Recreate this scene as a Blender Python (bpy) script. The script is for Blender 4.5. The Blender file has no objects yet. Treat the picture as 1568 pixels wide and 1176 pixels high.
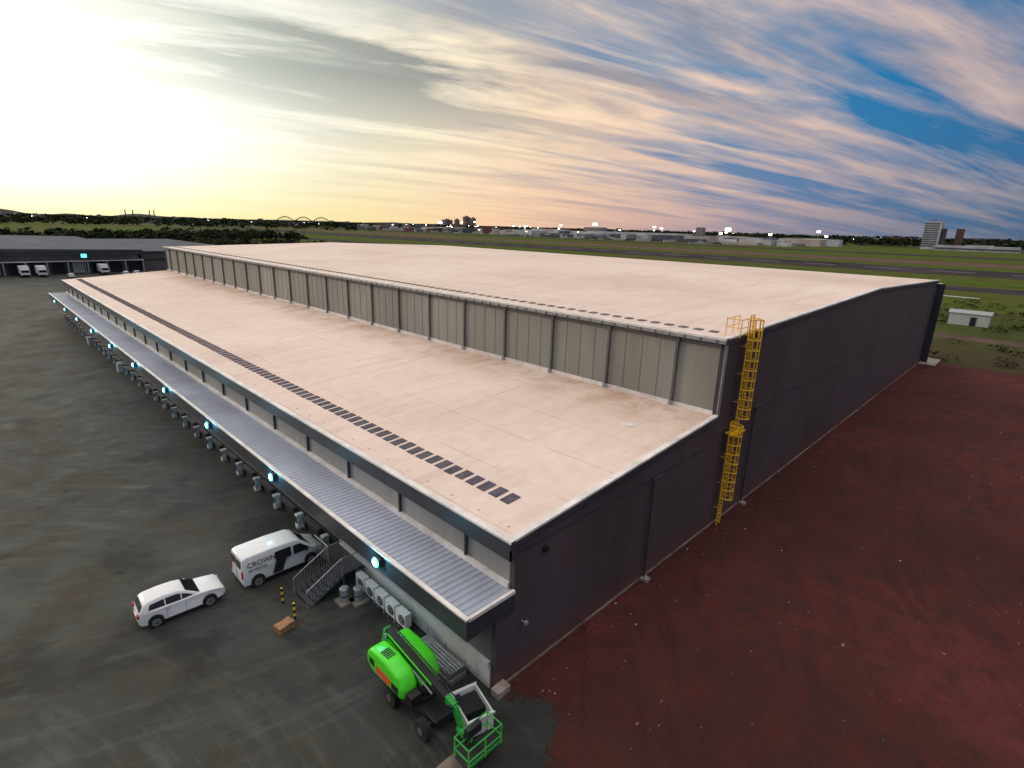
import bpy, math, random
import numpy as np
from mathutils import Vector, Matrix
random.seed(7); rng=np.random.RandomState(7)
scene=bpy.context.scene
scene.view_settings.view_transform='Standard'
try: scene.view_settings.look='None'
except: pass
scene.view_settings.exposure=0

# ---------------------------------------------------------------- materials
def nt_new(name):
    m=bpy.data.materials.new(name); m.use_nodes=True
    nt=m.node_tree; b=nt.nodes['Principled BSDF']; return m,nt,b
def N(nt,t,**kw):
    n=nt.nodes.new(t)
    for k,v in kw.items(): setattr(n,k,v)
    return n
def math_(nt,op,a,b=None,c=None,clamp=False):
    n=nt.nodes.new('ShaderNodeMath'); n.operation=op; n.use_clamp=clamp
    for i,v in enumerate((a,b,c)):
        if v is None: continue
        if isinstance(v,(int,float)): n.inputs[i].default_value=v
        else: nt.links.new(v,n.inputs[i])
    return n.outputs[0]
def ramp(nt,fac,stops,interp='LINEAR'):
    r=nt.nodes.new('ShaderNodeValToRGB'); cr=r.color_ramp; cr.interpolation=interp
    while len(cr.elements)<len(stops): cr.elements.new(0.5)
    for e,(p,c) in zip(cr.elements,stops):
        e.position=p; e.color=(c[0],c[1],c[2],1) if not isinstance(c,(int,float)) else (c,c,c,1)
    nt.links.new(fac,r.inputs[0]); return r.outputs[0]
def mix(nt,fac,a,b,mode='MIX'):
    n=nt.nodes.new('ShaderNodeMix'); n.data_type='RGBA'; n.blend_type=mode
    for sock,v in ((n.inputs[0],fac),(n.inputs[6],a),(n.inputs[7],b)):
        if isinstance(v,(int,float)): sock.default_value=v
        elif isinstance(v,tuple): sock.default_value=(v[0],v[1],v[2],1)
        else: nt.links.new(v,sock)
    return n.outputs[2]
def noise(nt,vec,scale,detail=6,rough=0.6,dist=0.0,mscale=None,loc=None):
    if mscale or loc:
        mp=nt.nodes.new('ShaderNodeMapping')
        if mscale: mp.inputs['Scale'].default_value=mscale
        if loc: mp.inputs['Location'].default_value=loc
        nt.links.new(vec,mp.inputs[0]); vec=mp.outputs[0]
    n=nt.nodes.new('ShaderNodeTexNoise')
    n.inputs['Scale'].default_value=scale; n.inputs['Detail'].default_value=detail
    n.inputs['Roughness'].default_value=rough; n.inputs['Distortion'].default_value=dist
    nt.links.new(vec,n.inputs['Vector']); return n.outputs[0]
def polar(nt,vec,cx,cy,kr,kt):
    s=N(nt,'ShaderNodeSeparateXYZ'); nt.links.new(vec,s.inputs[0])
    dx=math_(nt,'SUBTRACT',s.outputs[0],cx); dy=math_(nt,'SUBTRACT',s.outputs[1],cy)
    r=math_(nt,'SQRT',math_(nt,'ADD',math_(nt,'MULTIPLY',dx,dx),math_(nt,'MULTIPLY',dy,dy)))
    t=math_(nt,'ARCTAN2',dy,dx)
    c=N(nt,'ShaderNodeCombineXYZ'); nt.links.new(math_(nt,'MULTIPLY',r,kr),c.inputs[0]); nt.links.new(math_(nt,'MULTIPLY',t,kt),c.inputs[1])
    return c.outputs[0]
def objco(nt): return nt.nodes.new('ShaderNodeTexCoord').outputs['Object']
def bump(nt,b,h,strength=0.3,dist=0.05):
    n=nt.nodes.new('ShaderNodeBump'); n.inputs['Strength'].default_value=strength; n.inputs['Distance'].default_value=dist
    nt.links.new(h,n.inputs['Height']); nt.links.new(n.outputs[0],b.inputs['Normal'])
def simple(name,c,rough=0.6,metal=0,var=0.12,scale=1.5,emit=None,spec=0.5):
    m,nt,b=nt_new(name); co=objco(nt)
    f=noise(nt,co,scale,3,0.65)
    d=tuple(x*(1-var*2) for x in c); l=tuple(min(1,x*(1+var)) for x in c)
    nt.links.new(ramp(nt,f,[(0.3,d),(0.65,l)]),b.inputs['Base Color'])
    b.inputs['Roughness'].default_value=rough; b.inputs['Metallic'].default_value=metal
    b.inputs['Specular IOR Level'].default_value=spec
    if emit:
        b.inputs['Emission Color'].default_value=(*emit[0],1); b.inputs['Emission Strength'].default_value=emit[1]
    return m

M={}
M['white']=simple('white_paint',(0.75,0.76,0.76),0.35,0,0.04)
M['offwhite']=simple('scuffed_white_paint',(0.60,0.62,0.62),0.6,0,0.3,2.5)
M['carwhite']=simple('car_paint_white',(0.80,0.81,0.82),0.18,0,0.02)
M['glass']=simple('dark_glass',(0.015,0.018,0.022),0.06,0,0.1)
M['rubber']=simple('tyre_rubber',(0.015,0.015,0.016),0.8)
M['steel']=simple('galvanised_steel',(0.33,0.34,0.35),0.45,0.3,0.15,3)
M['darksteel']=simple('dark_steel',(0.05,0.055,0.06),0.45,0.2,0.15,2)
M['black']=simple('black_plastic',(0.015,0.015,0.017),0.5)
M['yellow']=simple('yellow_paint',(0.88,0.52,0.02),0.45,0,0.1,2)
M['green']=simple('lime_green_paint',(0.09,0.80,0.03),0.3,0,0.06,2)
M['dgreen']=simple('dark_green_paint',(0.03,0.35,0.05),0.4,0,0.1,2)
M['orange']=simple('orange_decal',(0.8,0.12,0.04),0.4)
M['fascia']=simple('slate_fascia',(0.048,0.052,0.062),0.45,0,0.15,0.4,spec=0.3)
M['flash']=simple('white_flashing',(0.78,0.74,0.71),0.4,0,0.14,0.7)
M['pad']=simple('walkway_pad',(0.105,0.095,0.12),0.8,0,0.2,1,spec=0.2)
M['concrete']=simple('concrete',(0.30,0.26,0.23),0.85,0,0.3,1.2)
M['dirtyconc']=simple('dirty_concrete',(0.2,0.16,0.13),0.9,0,0.3,0.8)
M['wood']=simple('raw_wood',(0.35,0.17,0.08),0.7,0,0.2,4)
M['lamp']=simple('led_lens',(0.5,0.8,1.0),0.3,0,0,1,((0.05,0.62,1.0),4))
M['core']=simple('led_core',(0.8,0.9,1.0),0.3,0,0,1,((0.6,1.0,1.0),10))
M['farlamp']=simple('distant_lamp',(0.8,0.9,1.0),0.3,0,0,1,((1,0.95,0.85),18))
M['red']=simple('red_light',(0.45,0.01,0.01),0.2,0,0,1)
M['doorgrey']=simple('dock_door_grey',(0.11,0.11,0.11),0.5,0,0.15,0.6)
M['litter']=simple('litter_chips',(0.26,0.17,0.15),0.9,0,0.4,3)

def roofmat():
    m,nt,b=nt_new('cream_roof_membrane'); co=objco(nt)
    big=noise(nt,co,0.05,5,0.6,0.4); fine=noise(nt,co,1.2,6,0.7)
    streak=noise(nt,co,0.5,5,0.7,0.3,mscale=(0.25,1.4,1))
    c=ramp(nt,big,[(0.3,(0.67,0.525,0.450)),(0.5,(0.78,0.63,0.55)),(0.7,(0.84,0.69,0.61))])
    c=mix(nt,math_(nt,'MULTIPLY',ramp(nt,fine,[(0.35,1.0),(0.6,0.0)]),0.20),c,(0.5,0.35,0.26))
    c=mix(nt,math_(nt,'MULTIPLY',ramp(nt,streak,[(0.50,0.0),(0.70,1.0)]),0.34),c,(0.5,0.35,0.27))
    sx=N(nt,'ShaderNodeSeparateXYZ'); nt.links.new(co,sx.inputs[0])
    wob=math_(nt,'MULTIPLY',noise(nt,co,0.10,2),0.5)
    def seam(o,per,w):
        f=math_(nt,'FRACT',math_(nt,'DIVIDE',math_(nt,'ADD',o,wob),per))
        return math_(nt,'LESS_THAN',f,w/per)
    s1=seam(sx.outputs[0],3.9,0.07); s2=seam(sx.outputs[1],14.5,0.10)
    s=math_(nt,'MAXIMUM',s1,s2)
    br=ramp(nt,noise(nt,co,0.16,3),[(0.44,0.08),(0.62,1.0)])
    s=math_(nt,'MULTIPLY',math_(nt,'MULTIPLY',s,br),0.55)
    c=mix(nt,s,c,(0.34,0.25,0.22))
    st=math_(nt,'MULTIPLY',ramp(nt,math_(nt,'DIVIDE',sx.outputs[0],40.0),[(0.72,0.0),(0.862,1.0),(0.868,0.0)]),ramp(nt,noise(nt,co,0.35,5,0.7,0.5,loc=(4,4,1)),[(0.40,0.0),(0.62,0.7)]))
    c=mix(nt,st,c,(0.42,0.24,0.12))
    vor=N(nt,'ShaderNodeTexVoronoi'); vor.inputs['Scale'].default_value=0.10; nt.links.new(co,vor.inputs['Vector'])
    ring=ramp(nt,vor.outputs['Distance'],[(0.05,0.0),(0.07,1.0),(0.11,0.0)])
    c=mix(nt,math_(nt,'MULTIPLY',ring,0.12),c,(0.5,0.36,0.28))
    nt.links.new(c,b.inputs['Base Color']); b.inputs['Roughness'].default_value=0.7
    b.inputs['Specular IOR Level'].default_value=0.25
    bump(nt,b,fine,0.12,0.03)
    return m
M['roof']=roofmat()

def wallmat(name,c,rib,axis,amt,rough=0.5,dirt=0.25,tint=(0.1,0.05,0.05),spec=0.35,splash=False):
    m,nt,b=nt_new(name); co=objco(nt); sx=N(nt,'ShaderNodeSeparateXYZ'); nt.links.new(co,sx.inputs[0])
    f=math_(nt,'FRACT',math_(nt,'DIVIDE',sx.outputs[axis],rib))
    tri=math_(nt,'ABSOLUTE',math_(nt,'SUBTRACT',f,0.5))
    h=ramp(nt,tri,[(0.30,0.0),(0.38,1.0)])
    big=noise(nt,co,0.12,4,0.6,0.3,mscale=(1,1,0.35))
    d=tuple(x*0.72 for x in c); l=tuple(x*1.12 for x in c)
    col=ramp(nt,big,[(0.3,d),(0.7,l)])
    st=ramp(nt,noise(nt,co,0.9,5,0.7,0.1,mscale=(1,1,0.12)),[(0.5,0.0),(0.75,1.0)])
    col=mix(nt,math_(nt,'MULTIPLY',st,dirt),col,tint)
    if splash:
        zz=math_(nt,'ADD',sx.outputs[2],math_(nt,'MULTIPLY',noise(nt,co,0.8,4),-1.2))
        col=mix(nt,ramp(nt,zz,[(0.0,.55),(0.9,0.0)]),col,(0.13,0.05,0.042))
    nt.links.new(col,b.inputs['Base Color']); b.inputs['Roughness'].default_value=rough
    b.inputs['Specular IOR Level'].default_value=spec
    bump(nt,b,h,amt,0.04)
    return m
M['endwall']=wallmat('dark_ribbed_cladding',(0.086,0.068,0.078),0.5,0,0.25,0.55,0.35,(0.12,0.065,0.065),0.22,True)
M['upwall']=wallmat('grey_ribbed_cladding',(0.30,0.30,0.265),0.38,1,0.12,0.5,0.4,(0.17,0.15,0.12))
M['frontwall']=wallmat('pale_wall_panel',(0.32,0.325,0.31),1.0,1,0.2,0.5,0.3,(0.2,0.18,0.15))
M['canopy']=wallmat('zinc_canopy_sheet',(0.42,0.46,0.55),0.38,1,0.1,0.4,0.35,(0.24,0.26,0.31))
M['lowwall']=wallmat('painted_plinth',(0.55,0.57,0.55),3.0,1,0.05,0.6,0.4,(0.15,0.14,0.12))

def asphalt():
    m,nt,b=nt_new('asphalt'); co=objco(nt)
    big=noise(nt,co,0.035,5,0.6,0.6); mid=noise(nt,co,0.22,6,0.68,0.4); fine=noise(nt,co,9,3,0.7)
    a1=noise(nt,polar(nt,co,-22,18,1.3,4),1.0,5,0.65,0.15)
    a2=noise(nt,polar(nt,co,16,62,1.1,5),1.0,5,0.65,0.15)
    msk=ramp(nt,noise(nt,co,0.05,3,0.5,loc=(2,8,3)),[(0.40,0.0),(0.6,1.0)])
    c=ramp(nt,big,[(0.3,(0.023,0.025,0.024)),(0.5,(0.039,0.042,0.038)),(0.68,(0.068,0.076,0.067))])
    c=mix(nt,math_(nt,'MULTIPLY',math_(nt,'MULTIPLY',ramp(nt,a1,[(0.50,0.0),(0.66,1.0)]),msk),0.5),c,(0.11,0.12,0.105))
    c=mix(nt,math_(nt,'MULTIPLY',ramp(nt,a2,[(0.52,0.0),(0.66,1.0)]),0.35),c,(0.10,0.105,0.093))
    c=mix(nt,math_(nt,'MULTIPLY',ramp(nt,mid,[(0.48,0.0),(0.68,1.0)]),0.55),c,(0.072,0.052,0.032))
    c=mix(nt,math_(nt,'MULTIPLY',ramp(nt,noise(nt,co,0.16,6,0.68,0.5,loc=(31,5,0)),[(0.50,0.0),(0.62,1.0)]),0.65),c,(0.016,0.017,0.017))
    vor=N(nt,'ShaderNodeTexVoronoi'); vor.inputs['Scale'].default_value=0.3; nt.links.new(co,vor.inputs['Vector'])
    c=mix(nt,ramp(nt,math_(nt,'ADD',vor.outputs['Distance'],math_(nt,'MULTIPLY',mid,.2)),[(0.14,0.6),(0.28,0.0)]),c,(0.012,0.012,0.012))
    c=mix(nt,ramp(nt,fine,[(0.60,0.0),(0.8,0.3)]),c,(0.16,0.15,0.13))
    nt.links.new(c,b.inputs['Base Color'])
    nt.links.new(ramp(nt,mid,[(0.3,0.55),(0.7,0.9)]),b.inputs['Roughness'])
    b.inputs['Specular IOR Level'].default_value=0.2
    bump(nt,b,fine,0.3,0.02); return m
M['asphalt']=asphalt()
def earth():
    m,nt,b=nt_new('red_earth'); co=objco(nt)
    big=noise(nt,co,0.05,6,0.6,0.5); mid=noise(nt,co,0.5,7,0.74,0.3); fine=noise(nt,co,5,5,0.75)
    tr=noise(nt,polar(nt,co,70,-60,0.9,9),1.0,4,0.6,0.2)
    c=ramp(nt,big,[(0.3,(0.050,0.020,0.019)),(0.5,(0.090,0.027,0.026)),(0.7,(0.145,0.037,0.036))])
    c=mix(nt,math_(nt,'MULTIPLY',ramp(nt,mid,[(0.42,0.0),(0.62,1.0)]),0.7),c,(0.050,0.027,0.022))
    c=mix(nt,math_(nt,'MULTIPLY',ramp(nt,tr,[(0.52,0.0),(0.64,1.0)]),0.4),c,(0.040,0.020,0.019))
    c=mix(nt,ramp(nt,fine,[(0.58,0.0),(0.76,0.5)]),c,(0.19,0.090,0.075))
    nt.links.new(c,b.inputs['Base Color']); b.inputs['Roughness'].default_value=0.95
    b.inputs['Specular IOR Level'].default_value=0.1
    h=math_(nt,'ADD',math_(nt,'MULTIPLY',mid,1.0),math_(nt,'MULTIPLY',fine,0.3))
    bump(nt,b,h,1.0,0.28); return m
M['earth']=earth()
def grass(name,g1,g2,br):
    m,nt,b=nt_new(name); co=objco(nt)
    big=noise(nt,co,0.008,6,0.65,0.3,mscale=(1.6,0.4,1)); mid=noise(nt,co,0.08,6,0.75,0.3)
    c=ramp(nt,mid,[(0.3,g1),(0.65,g2)])
    c=mix(nt,ramp(nt,big,[(0.45,0.0),(0.62,0.85)]),c,br)
    nt.links.new(c,b.inputs['Base Color']); b.inputs['Roughness'].default_value=1.0
    b.inputs['Specular IOR Level'].default_value=0.03
    return m
M['grass']=grass('grass',(0.036,0.060,0.009),(0.085,0.125,0.018),(0.090,0.072,0.028))
M['scrub']=grass('scrub',(0.032,0.048,0.013),(0.075,0.085,0.026),(0.070,0.048,0.030))
M['runway']=simple('runway_tarmac',(0.05,0.042,0.048),0.95,0,0.2,0.02,spec=0.03)
M['dirtroad']=simple('dirt_road',(0.12,0.08,0.06),0.95,0,0.2,0.1,spec=0.05)
M['mark']=simple('runway_paint',(0.6,0.6,0.6),0.8,0,0.1,0.3)
def foliage(name,a,bc):
    m,nt,b=nt_new(name); co=objco(nt)
    f=noise(nt,co,0.12,3,0.7)
    nt.links.new(ramp(nt,f,[(0.35,a),(0.65,bc)]),b.inputs['Base Color']); b.inputs['Roughness'].default_value=0.9
    b.inputs['Specular IOR Level'].default_value=0.1
    return m
M['foliage']=foliage('tree_foliage',(0.010,0.018,0.009),(0.030,0.045,0.017))
M['hill']=foliage('hill_cover',(0.015,0.025,0.02),(0.03,0.04,0.03))
CITY=[simple('city_%d'%i,c,0.8,0,0.15,0.05,spec=.1) for i,c in enumerate([(0.45,0.45,0.48),(0.20,0.19,0.21),(0.24,0.115,0.085),(0.10,0.11,0.14),(0.46,0.40,0.36),(0.16,0.09,0.07)])]
M['greyroof']=wallmat('grey_metal_roof',(0.12,0.13,0.16),3.0,0,0.1,0.9,0.3,(0.08,0.08,0.09),0.03)

# ---------------------------------------------------------------- mesh builder
class MB:
    def __init__(s,xf=None): s.v=[];s.f=[];s.m=[];s.mats=[];s.xf=xf or Matrix()
    def mi(s,m):
        m=M[m] if isinstance(m,str) else m
        if m not in s.mats: s.mats.append(m)
        return s.mats.index(m)
    def add(s,vs,fs,m):
        o=len(s.v); k=s.mi(m)
        s.v+= [tuple(s.xf@Vector(p)) for p in vs]
        for f in fs: s.f.append([o+i for i in f]); s.m.append(k)
    def box(s,x0,x1,y0,y1,z0,z1,m):
        s.add([(x0,y0,z0),(x1,y0,z0),(x1,y1,z0),(x0,y1,z0),(x0,y0,z1),(x1,y0,z1),(x1,y1,z1),(x0,y1,z1)],
              [(0,3,2,1),(4,5,6,7),(0,1,5,4),(1,2,6,5),(2,3,7,6),(3,0,4,7)],m)
    def poly(s,p,m): s.add(p,[tuple(range(len(p)))],m)
    def prism_y(s,prof,y0,y1,m):
        n=len(prof); vs=[(x,y0,z) for x,z in prof]+[(x,y1,z) for x,z in prof]
        fs=[tuple(range(n)),tuple(range(2*n-1,n-1,-1))]+[(i,i+n,(i+1)%n+n,(i+1)%n) for i in range(n)]
        s.add(vs,fs,m)
    def loft(s,prof,hw,m):
        n=len(prof); vs=[(x,-hw(x,z),z) for x,z in prof]+[(x,hw(x,z),z) for x,z in prof]
        fs=[tuple(range(n)),tuple(range(2*n-1,n-1,-1))]+[(i,i+n,(i+1)%n+n,(i+1)%n) for i in range(n)]
        s.add(vs,fs,m)
    def cyl(s,p0,p1,r,m,n=10,r2=None):
        p0=Vector(p0);p1=Vector(p1);d=(p1-p0).normalized(); r2=r if r2 is None else r2
        a=d.orthogonal().normalized(); b=d.cross(a)
        vs=[]
        for p,rr in ((p0,r),(p1,r2)):
            for i in range(n):
                t=2*math.pi*i/n; vs.append(tuple(p+a*rr*math.cos(t)+b*rr*math.sin(t)))
        fs=[(i,(i+1)%n,(i+1)%n+n,i+n) for i in range(n)]+[tuple(range(n-1,-1,-1)),tuple(range(n,2*n))]
        s.add(vs,fs,m)
    def tube(s,pts,r,m,n=6):
        for a,b in zip(pts[:-1],pts[1:]): s.cyl(a,b,r,m,n)
    def build(s,name,parent=None,bevel=0,smooth=False,seg=2):
        me=bpy.data.meshes.new(name); me.from_pydata(s.v,[],s.f)
        for m in s.mats: me.materials.append(m)
        me.polygons.foreach_set('material_index',s.m)
        if smooth: me.polygons.foreach_set('use_smooth',[True]*len(s.f))
        me.update()
        import bmesh
        bm=bmesh.new(); bm.from_mesh(me); bmesh.ops.recalc_face_normals(bm,faces=bm.faces); bm.to_mesh(me); bm.free()
        o=bpy.data.objects.new(name,me); scene.collection.objects.link(o)
        if parent: o.parent=parent
        if bevel:
            b=o.modifiers.new('bevel','BEVEL'); b.width=bevel; b.segments=seg; b.limit_method='ANGLE'; b.angle_limit=math.radians(35)
        return o
def empty(name,loc=(0,0,0)):
    e=bpy.data.objects.new(name,None); e.location=loc; scene.collection.objects.link(e); return e

# ---------------------------------------------------------------- ground
g=MB(); g.add([(-20000,-20000,0),(20000,-20000,0),(20000,20000,0),(-20000,20000,0)],[(0,1,2,3)],'grass'); g.build('ground')
def sheet(name,pts,z,m):
    b=MB(); b.poly([(x,y,z) for x,y in pts],m); return b.build(name)
sheet('asphalt_yard',[(-260,-120),(60,-120),(60,14),(60,430),(-260,430)],0.03,'asphalt')
# earth yard: strips between a ragged west border and x=119 so no polygon can fold over itself
def border(y):
    kp=[(-110,12),(-40,12),(-5,12.6),(3,12),(7,12.6),(9.2,12.3),(10.3,12.9),(11.0,14.3),(11.6,15.5),(12.3,16.0),(13.0,15.7),(13.7,14.9),(14.6,14.35),(20,14.35)]
    for (ya,xa),(yb,xb) in zip(kp[:-1],kp[1:]):
        if ya<=y<=yb: return xa+(xb-xa)*(y-ya)/(yb-ya)
    return 14.35
ylist=[-110,-80,-60,-40,-25,-15,-8]; y=-4.0
while y<14.5: ylist.append(y); y+=.13
ylist+=[14.6,20]
wb=[]; drift=0
for y in ylist:
    drift=drift*.7+random.uniform(-.13,.13); wb.append(border(y)+(drift if y<14.3 else 0))
vs=[];fs=[]
for y,x in zip(ylist,wb): vs+= [(x,y,.045),(118.7+.5*math.sin(y*1.3),y,.045)]
for i in range(len(ylist)-1): fs.append((2*i,2*i+1,2*i+3,2*i+2))
b=MB(); b.add(vs,fs,'earth'); b.build('earth_yard')
sheet('scrub_verge',[(117,-600),(215,-600),(215,900),(117,900)],0.02,'scrub')
sheet('dirt_road',[(150,-600),(157,-600),(157,900),(150,900)],0.06,'dirtroad')
sheet('taxiway',[(296,-900),(322,-900),(322,3000),(296,3000)],0.05,'runway')
sheet('runway',[(415,-1200),(500,-1200),(500,4000),(415,4000)],0.05,'runway')
sheet('apron_strip',[(800,-1200),(860,-1200),(860,4000),(800,4000)],0.05,'runway')
sheet('dry_field_strip',[(560,-1200),(640,-1200),(640,4000),(560,4000)],0.05,'dirtroad')
b=MB()
for i in range(-30,90): b.poly([(457,i*40,0.08),(458.2,i*40,0.08),(458.2,i*40+22,0.08),(457,i*40+22,0.08)],'mark')
for i in range(3): b.box(303,305,90+i*60,112+i*60,0.06,0.09,'mark')
b.box(330,333,40,75,0.04,0.09,'mark'); b.box(262,264,20,46,0.02,0.07,'mark')
b.build('runway_markings')
b=MB()
for i in range(560):
    if i<110: x=15+abs(random.gauss(0,1))*30; y=14.4-abs(random.gauss(0,1))*3.5
    else: x=random.uniform(13,100); y=14-random.random()**0.8*40
    if y<-2 and x<12: continue
    s=random.uniform(0.02,0.055); r=random.random()*6.3
    if random.random()<0.03: s*=2.2
    k4=random.uniform(.4,2.2)
    vs=[(x+s*k4*random.uniform(.6,1.4)*math.cos(r+k*1.57),y+s*random.uniform(.6,1.4)*math.sin(r+k*1.57),0.05) for k in range(4)]
    top=(x,y,0.052+s*0.6)
    b.add(vs+[top],[(0,1,4),(1,2,4),(2,3,4),(3,0,4)],'litter' if random.random()<.6 else ('dirtyconc' if random.random()<.8 else 'flash'))
b.build('debris_scatter')
b=MB()
def clod(x,y,s):
    vs=[(x+s*random.uniform(.7,1.5)*math.cos(k*1.05),y+s*.7*random.uniform(.7,1.3)*math.sin(k*1.05),0.05) for k in range(6)]
    b.add(vs+[(x,y,0.055+s*.25)],[(k,(k+1)%6,6) for k in range(6)],'earth')
for i in range(320): clod(random.uniform(16,115),14.45-abs(random.gauss(0,.4)),random.uniform(.08,.35))
for i in range(160):
    y=random.uniform(7,14); clod(border(y)+random.gauss(-.1,.3),y,random.uniform(.04,.13))
b.build('soil_clods')

# ---------------------------------------------------------------- warehouse
W=empty('warehouse')
Y0,Y1=14.6,148.0; XF=15.0; XU=34.7; XR=75.0; XE=116.0
zl0,zl1=7.7,9.0; zu0,zur,zue=14.3,15.25,14.2
b=MB(); b.prism_y([(XF,zl0-.12),(XF,zl0),(XU-.02,zl1),(XU-.02,zl1-.12)],Y0+.0,Y1,'roof'); b.build('lower_roof',W)
b=MB(); b.prism_y([(XU-.15,zu0-.15),(XU-.15,zu0),(XR,zur),(XE,zue),(XE,zue-.15),(XR,zur-.15)],Y0,Y1,'roof'); b.build('upper_roof',W)
b=MB()
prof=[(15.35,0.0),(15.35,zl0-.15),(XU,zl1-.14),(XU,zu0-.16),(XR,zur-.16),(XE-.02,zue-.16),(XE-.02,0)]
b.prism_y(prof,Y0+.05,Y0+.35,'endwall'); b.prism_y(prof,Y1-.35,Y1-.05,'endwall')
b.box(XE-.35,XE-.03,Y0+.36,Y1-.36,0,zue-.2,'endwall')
b.box(14.25,15.34,Y0+.05,Y0+.3,0,4.9,'endwall')
b.build('end_walls',W)
b=MB()
b.box(14.25,XE,Y0-.02,Y0+.045,0,0.16,'dirtyconc')
for prf in ([(XF-.05,zl0+.03),(XU,zl1+.03)],[(XU-.2,zu0+.03),(XR,zur+.03)],[(XR,zur+.03),(XE+.05,zue+.03)]):
    (xa,za),(xb,zb)=prf
    b.add([(xa,Y0-.08,za-.42),(xb,Y0-.08,zb-.42),(xb,Y0+.01,zb-.42),(xa,Y0+.01,za-.42),(xa,Y0-.08,za-.1),(xb,Y0-.08,zb-.1),(xb,Y0+.01,zb-.1),(xa,Y0+.01,za-.1)],
      [(0,3,2,1),(4,5,6,7),(0,1,5,4),(1,2,6,5),(2,3,7,6),(3,0,4,7)],'fascia')
    b.add([(xa,Y0-.1,za-.097),(xb,Y0-.1,zb-.097),(xb,Y0+.22,zb-.02),(xa,Y0+.22,za-.02),(xa,Y0-.1,za+.02),(xb,Y0-.1,zb+.02),(xb,Y0+.22,zb+.03),(xa,Y0+.22,za+.03)],
      [(0,3,2,1),(4,5,6,7),(0,1,5,4),(1,2,6,5),(2,3,7,6),(3,0,4,7)],'flash')
b.box(XU+6,XE-2,Y0+.0,Y0+.048,8.0,8.06,'darksteel')
b.box(15.6,XU,Y0+.0,Y0+.048,6.9,6.95,'darksteel')
b.build('end_trim',W)
b=MB(); b.box(15.4,15.6,Y0+.36,Y1-.36,4.8,7.55,'frontwall'); b.build('front_wall',W)
b=MB()
b.box(XF-.06,XF+.02,Y0-.06,Y1,6.75,7.62,'fascia'); b.box(XF-.02,15.39,Y0+.1,Y1,6.78,6.84,'fascia')
b.box(XF-.10,XF+.22,Y0-.1,Y1,7.625,7.735,'flash')
b.box(XF-.06,XF+.4,Y0-.06,Y0+.0,6.75,7.3,'fascia')
b.box(15.2,15.39,Y0+.36,Y1-.36,5.0,5.28,'flash')
b.build('front_fascia',W)
b=MB(); y=18.0
while y<Y1-1:
    b.box(15.24,15.38,y-.06,y+.06,5.05,6.8,'darksteel')
    y+=5.75
b.build('front_downpipes',W)
b=MB(); b.box(XU,XU+.25,Y0+.36,Y1-.36,8.8,zu0-.2,'upwall'); b.build('clerestory_wall',W)
b=MB(); y=18.0
while y<Y1-1:
    b.box(XU-.2,XU-.02,y-.09,y+.09,9.12,13.85,'doorgrey'); b.box(XU-.24,XU-.02,y-.16,y+.16,13.55,13.9,'doorgrey')
    b.box(XU-.34,XU-.02,y-.14,y+.14,9.02,9.3,'steel')
    for yy in (1.44,2.88,4.31): b.box(XU-.03,XU-.005,y+yy-.03,y+yy+.03,9.27,13.6,'upwall')
    y+=5.75
b.build('clerestory_downpipes',W)
b=MB()
b.box(XU-.16,XU-.015,Y0+.3,Y1,8.97,9.26,'flash')
b.box(XU-.42,XU-.17,Y0-.08,Y1,14.0,14.22,'steel'); b.box(XU-.44,XU+.05,Y0-.1,Y1,14.225,14.37,'flash')
b.box(XU-.07,XU-.01,Y0+.3,Y1,13.6,13.99,'doorgrey')  # dark strip stands in for the shadow line below the cap
b.box(XU-.05,XU+.3,Y0-.02,Y0+.048,8.9,14.2,'steel')
y=Y0+.5
while y<Y1: b.box(XU-.47,XU-.421,y-.03,y+.03,13.96,14.22,'doorgrey'); y+=1.15
b.build('clerestory_trim',W)
def roofz(x): return zl0+(zl1-zl0)*(x-XF)/(XU-XF)
b=MB(); y=16.9
while y<Y1-2:
    j=random.uniform(-.03,.03)
    x0,x1=17.1+j,18.0+j
    zz=[roofz(x0),roofz(x1)]
    vs=[(x0,y,zz[0]-.01),(x1,y,zz[1]-.01),(x1,y+.6,zz[1]-.01),(x0,y+.6,zz[0]-.01)]
    b.add(vs+[(p[0],p[1],p[2]+.05) for p in vs],[(0,3,2,1),(4,5,6,7),(0,1,5,4),(1,2,6,5),(2,3,7,6),(3,0,4,7)],'pad'); y+=.90
y=16.0
while y<Y1-2:
    b.box(36.0,36.55,y,y+.55,14.30,14.40,'doorgrey'); y+=1.15
b.build('roof_walkway_pads',W)  # rows of dark walkway pads on lower and upper roof
b=MB()
for i in range(66):
    y=Y0+1+i*2.0+random.uniform(-.1,.1)
    b.cyl((15.75,y,7.74),(15.75,y,7.78),.035,'concrete',8)
b.cyl((29.5,18.2,8.6),(29.5,18.2,8.68),.45,'flash',20)
b.build('roof_fixings',W)
b=MB(); vs=[];fs=[]; y=Y0; per=.38
ys=[]
while y<Y1: ys+= [(y,0),(y+.16,0),(y+.20,.05),(y+.34,.05)]; y+=per
for (yy,h) in ys: vs+= [(12.55,yy,5.02+h),(15.3,yy,4.98+h)]
fs=[(2*i,2*i+1,2*i+3,2*i+2) for i in range(len(ys)-1)]
b.add(vs,fs,'canopy'); b.build('canopy_sheet',W)
b=MB()
b.box(12.42,12.52,Y0-.06,Y1,4.0,5.05,'fascia'); b.box(12.36,12.58,Y0-.1,Y1,5.055,5.14,'flash')
b.box(12.53,15.3,Y0-.06,Y0+.02,4.0,4.95,'fascia'); b.box(12.53,15.3,Y0-.1,Y0+.06,4.955,5.12,'flash')
b.box(12.53,15.2,Y0+.1,Y1,4.6,4.68,'doorgrey')
y=Y0+3.4
while y<Y1:
    b.box(12.53,14.3,y-.08,y+.08,4.2,4.58,'steel'); y+=5.75
b.build('canopy_frame',W)
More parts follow.
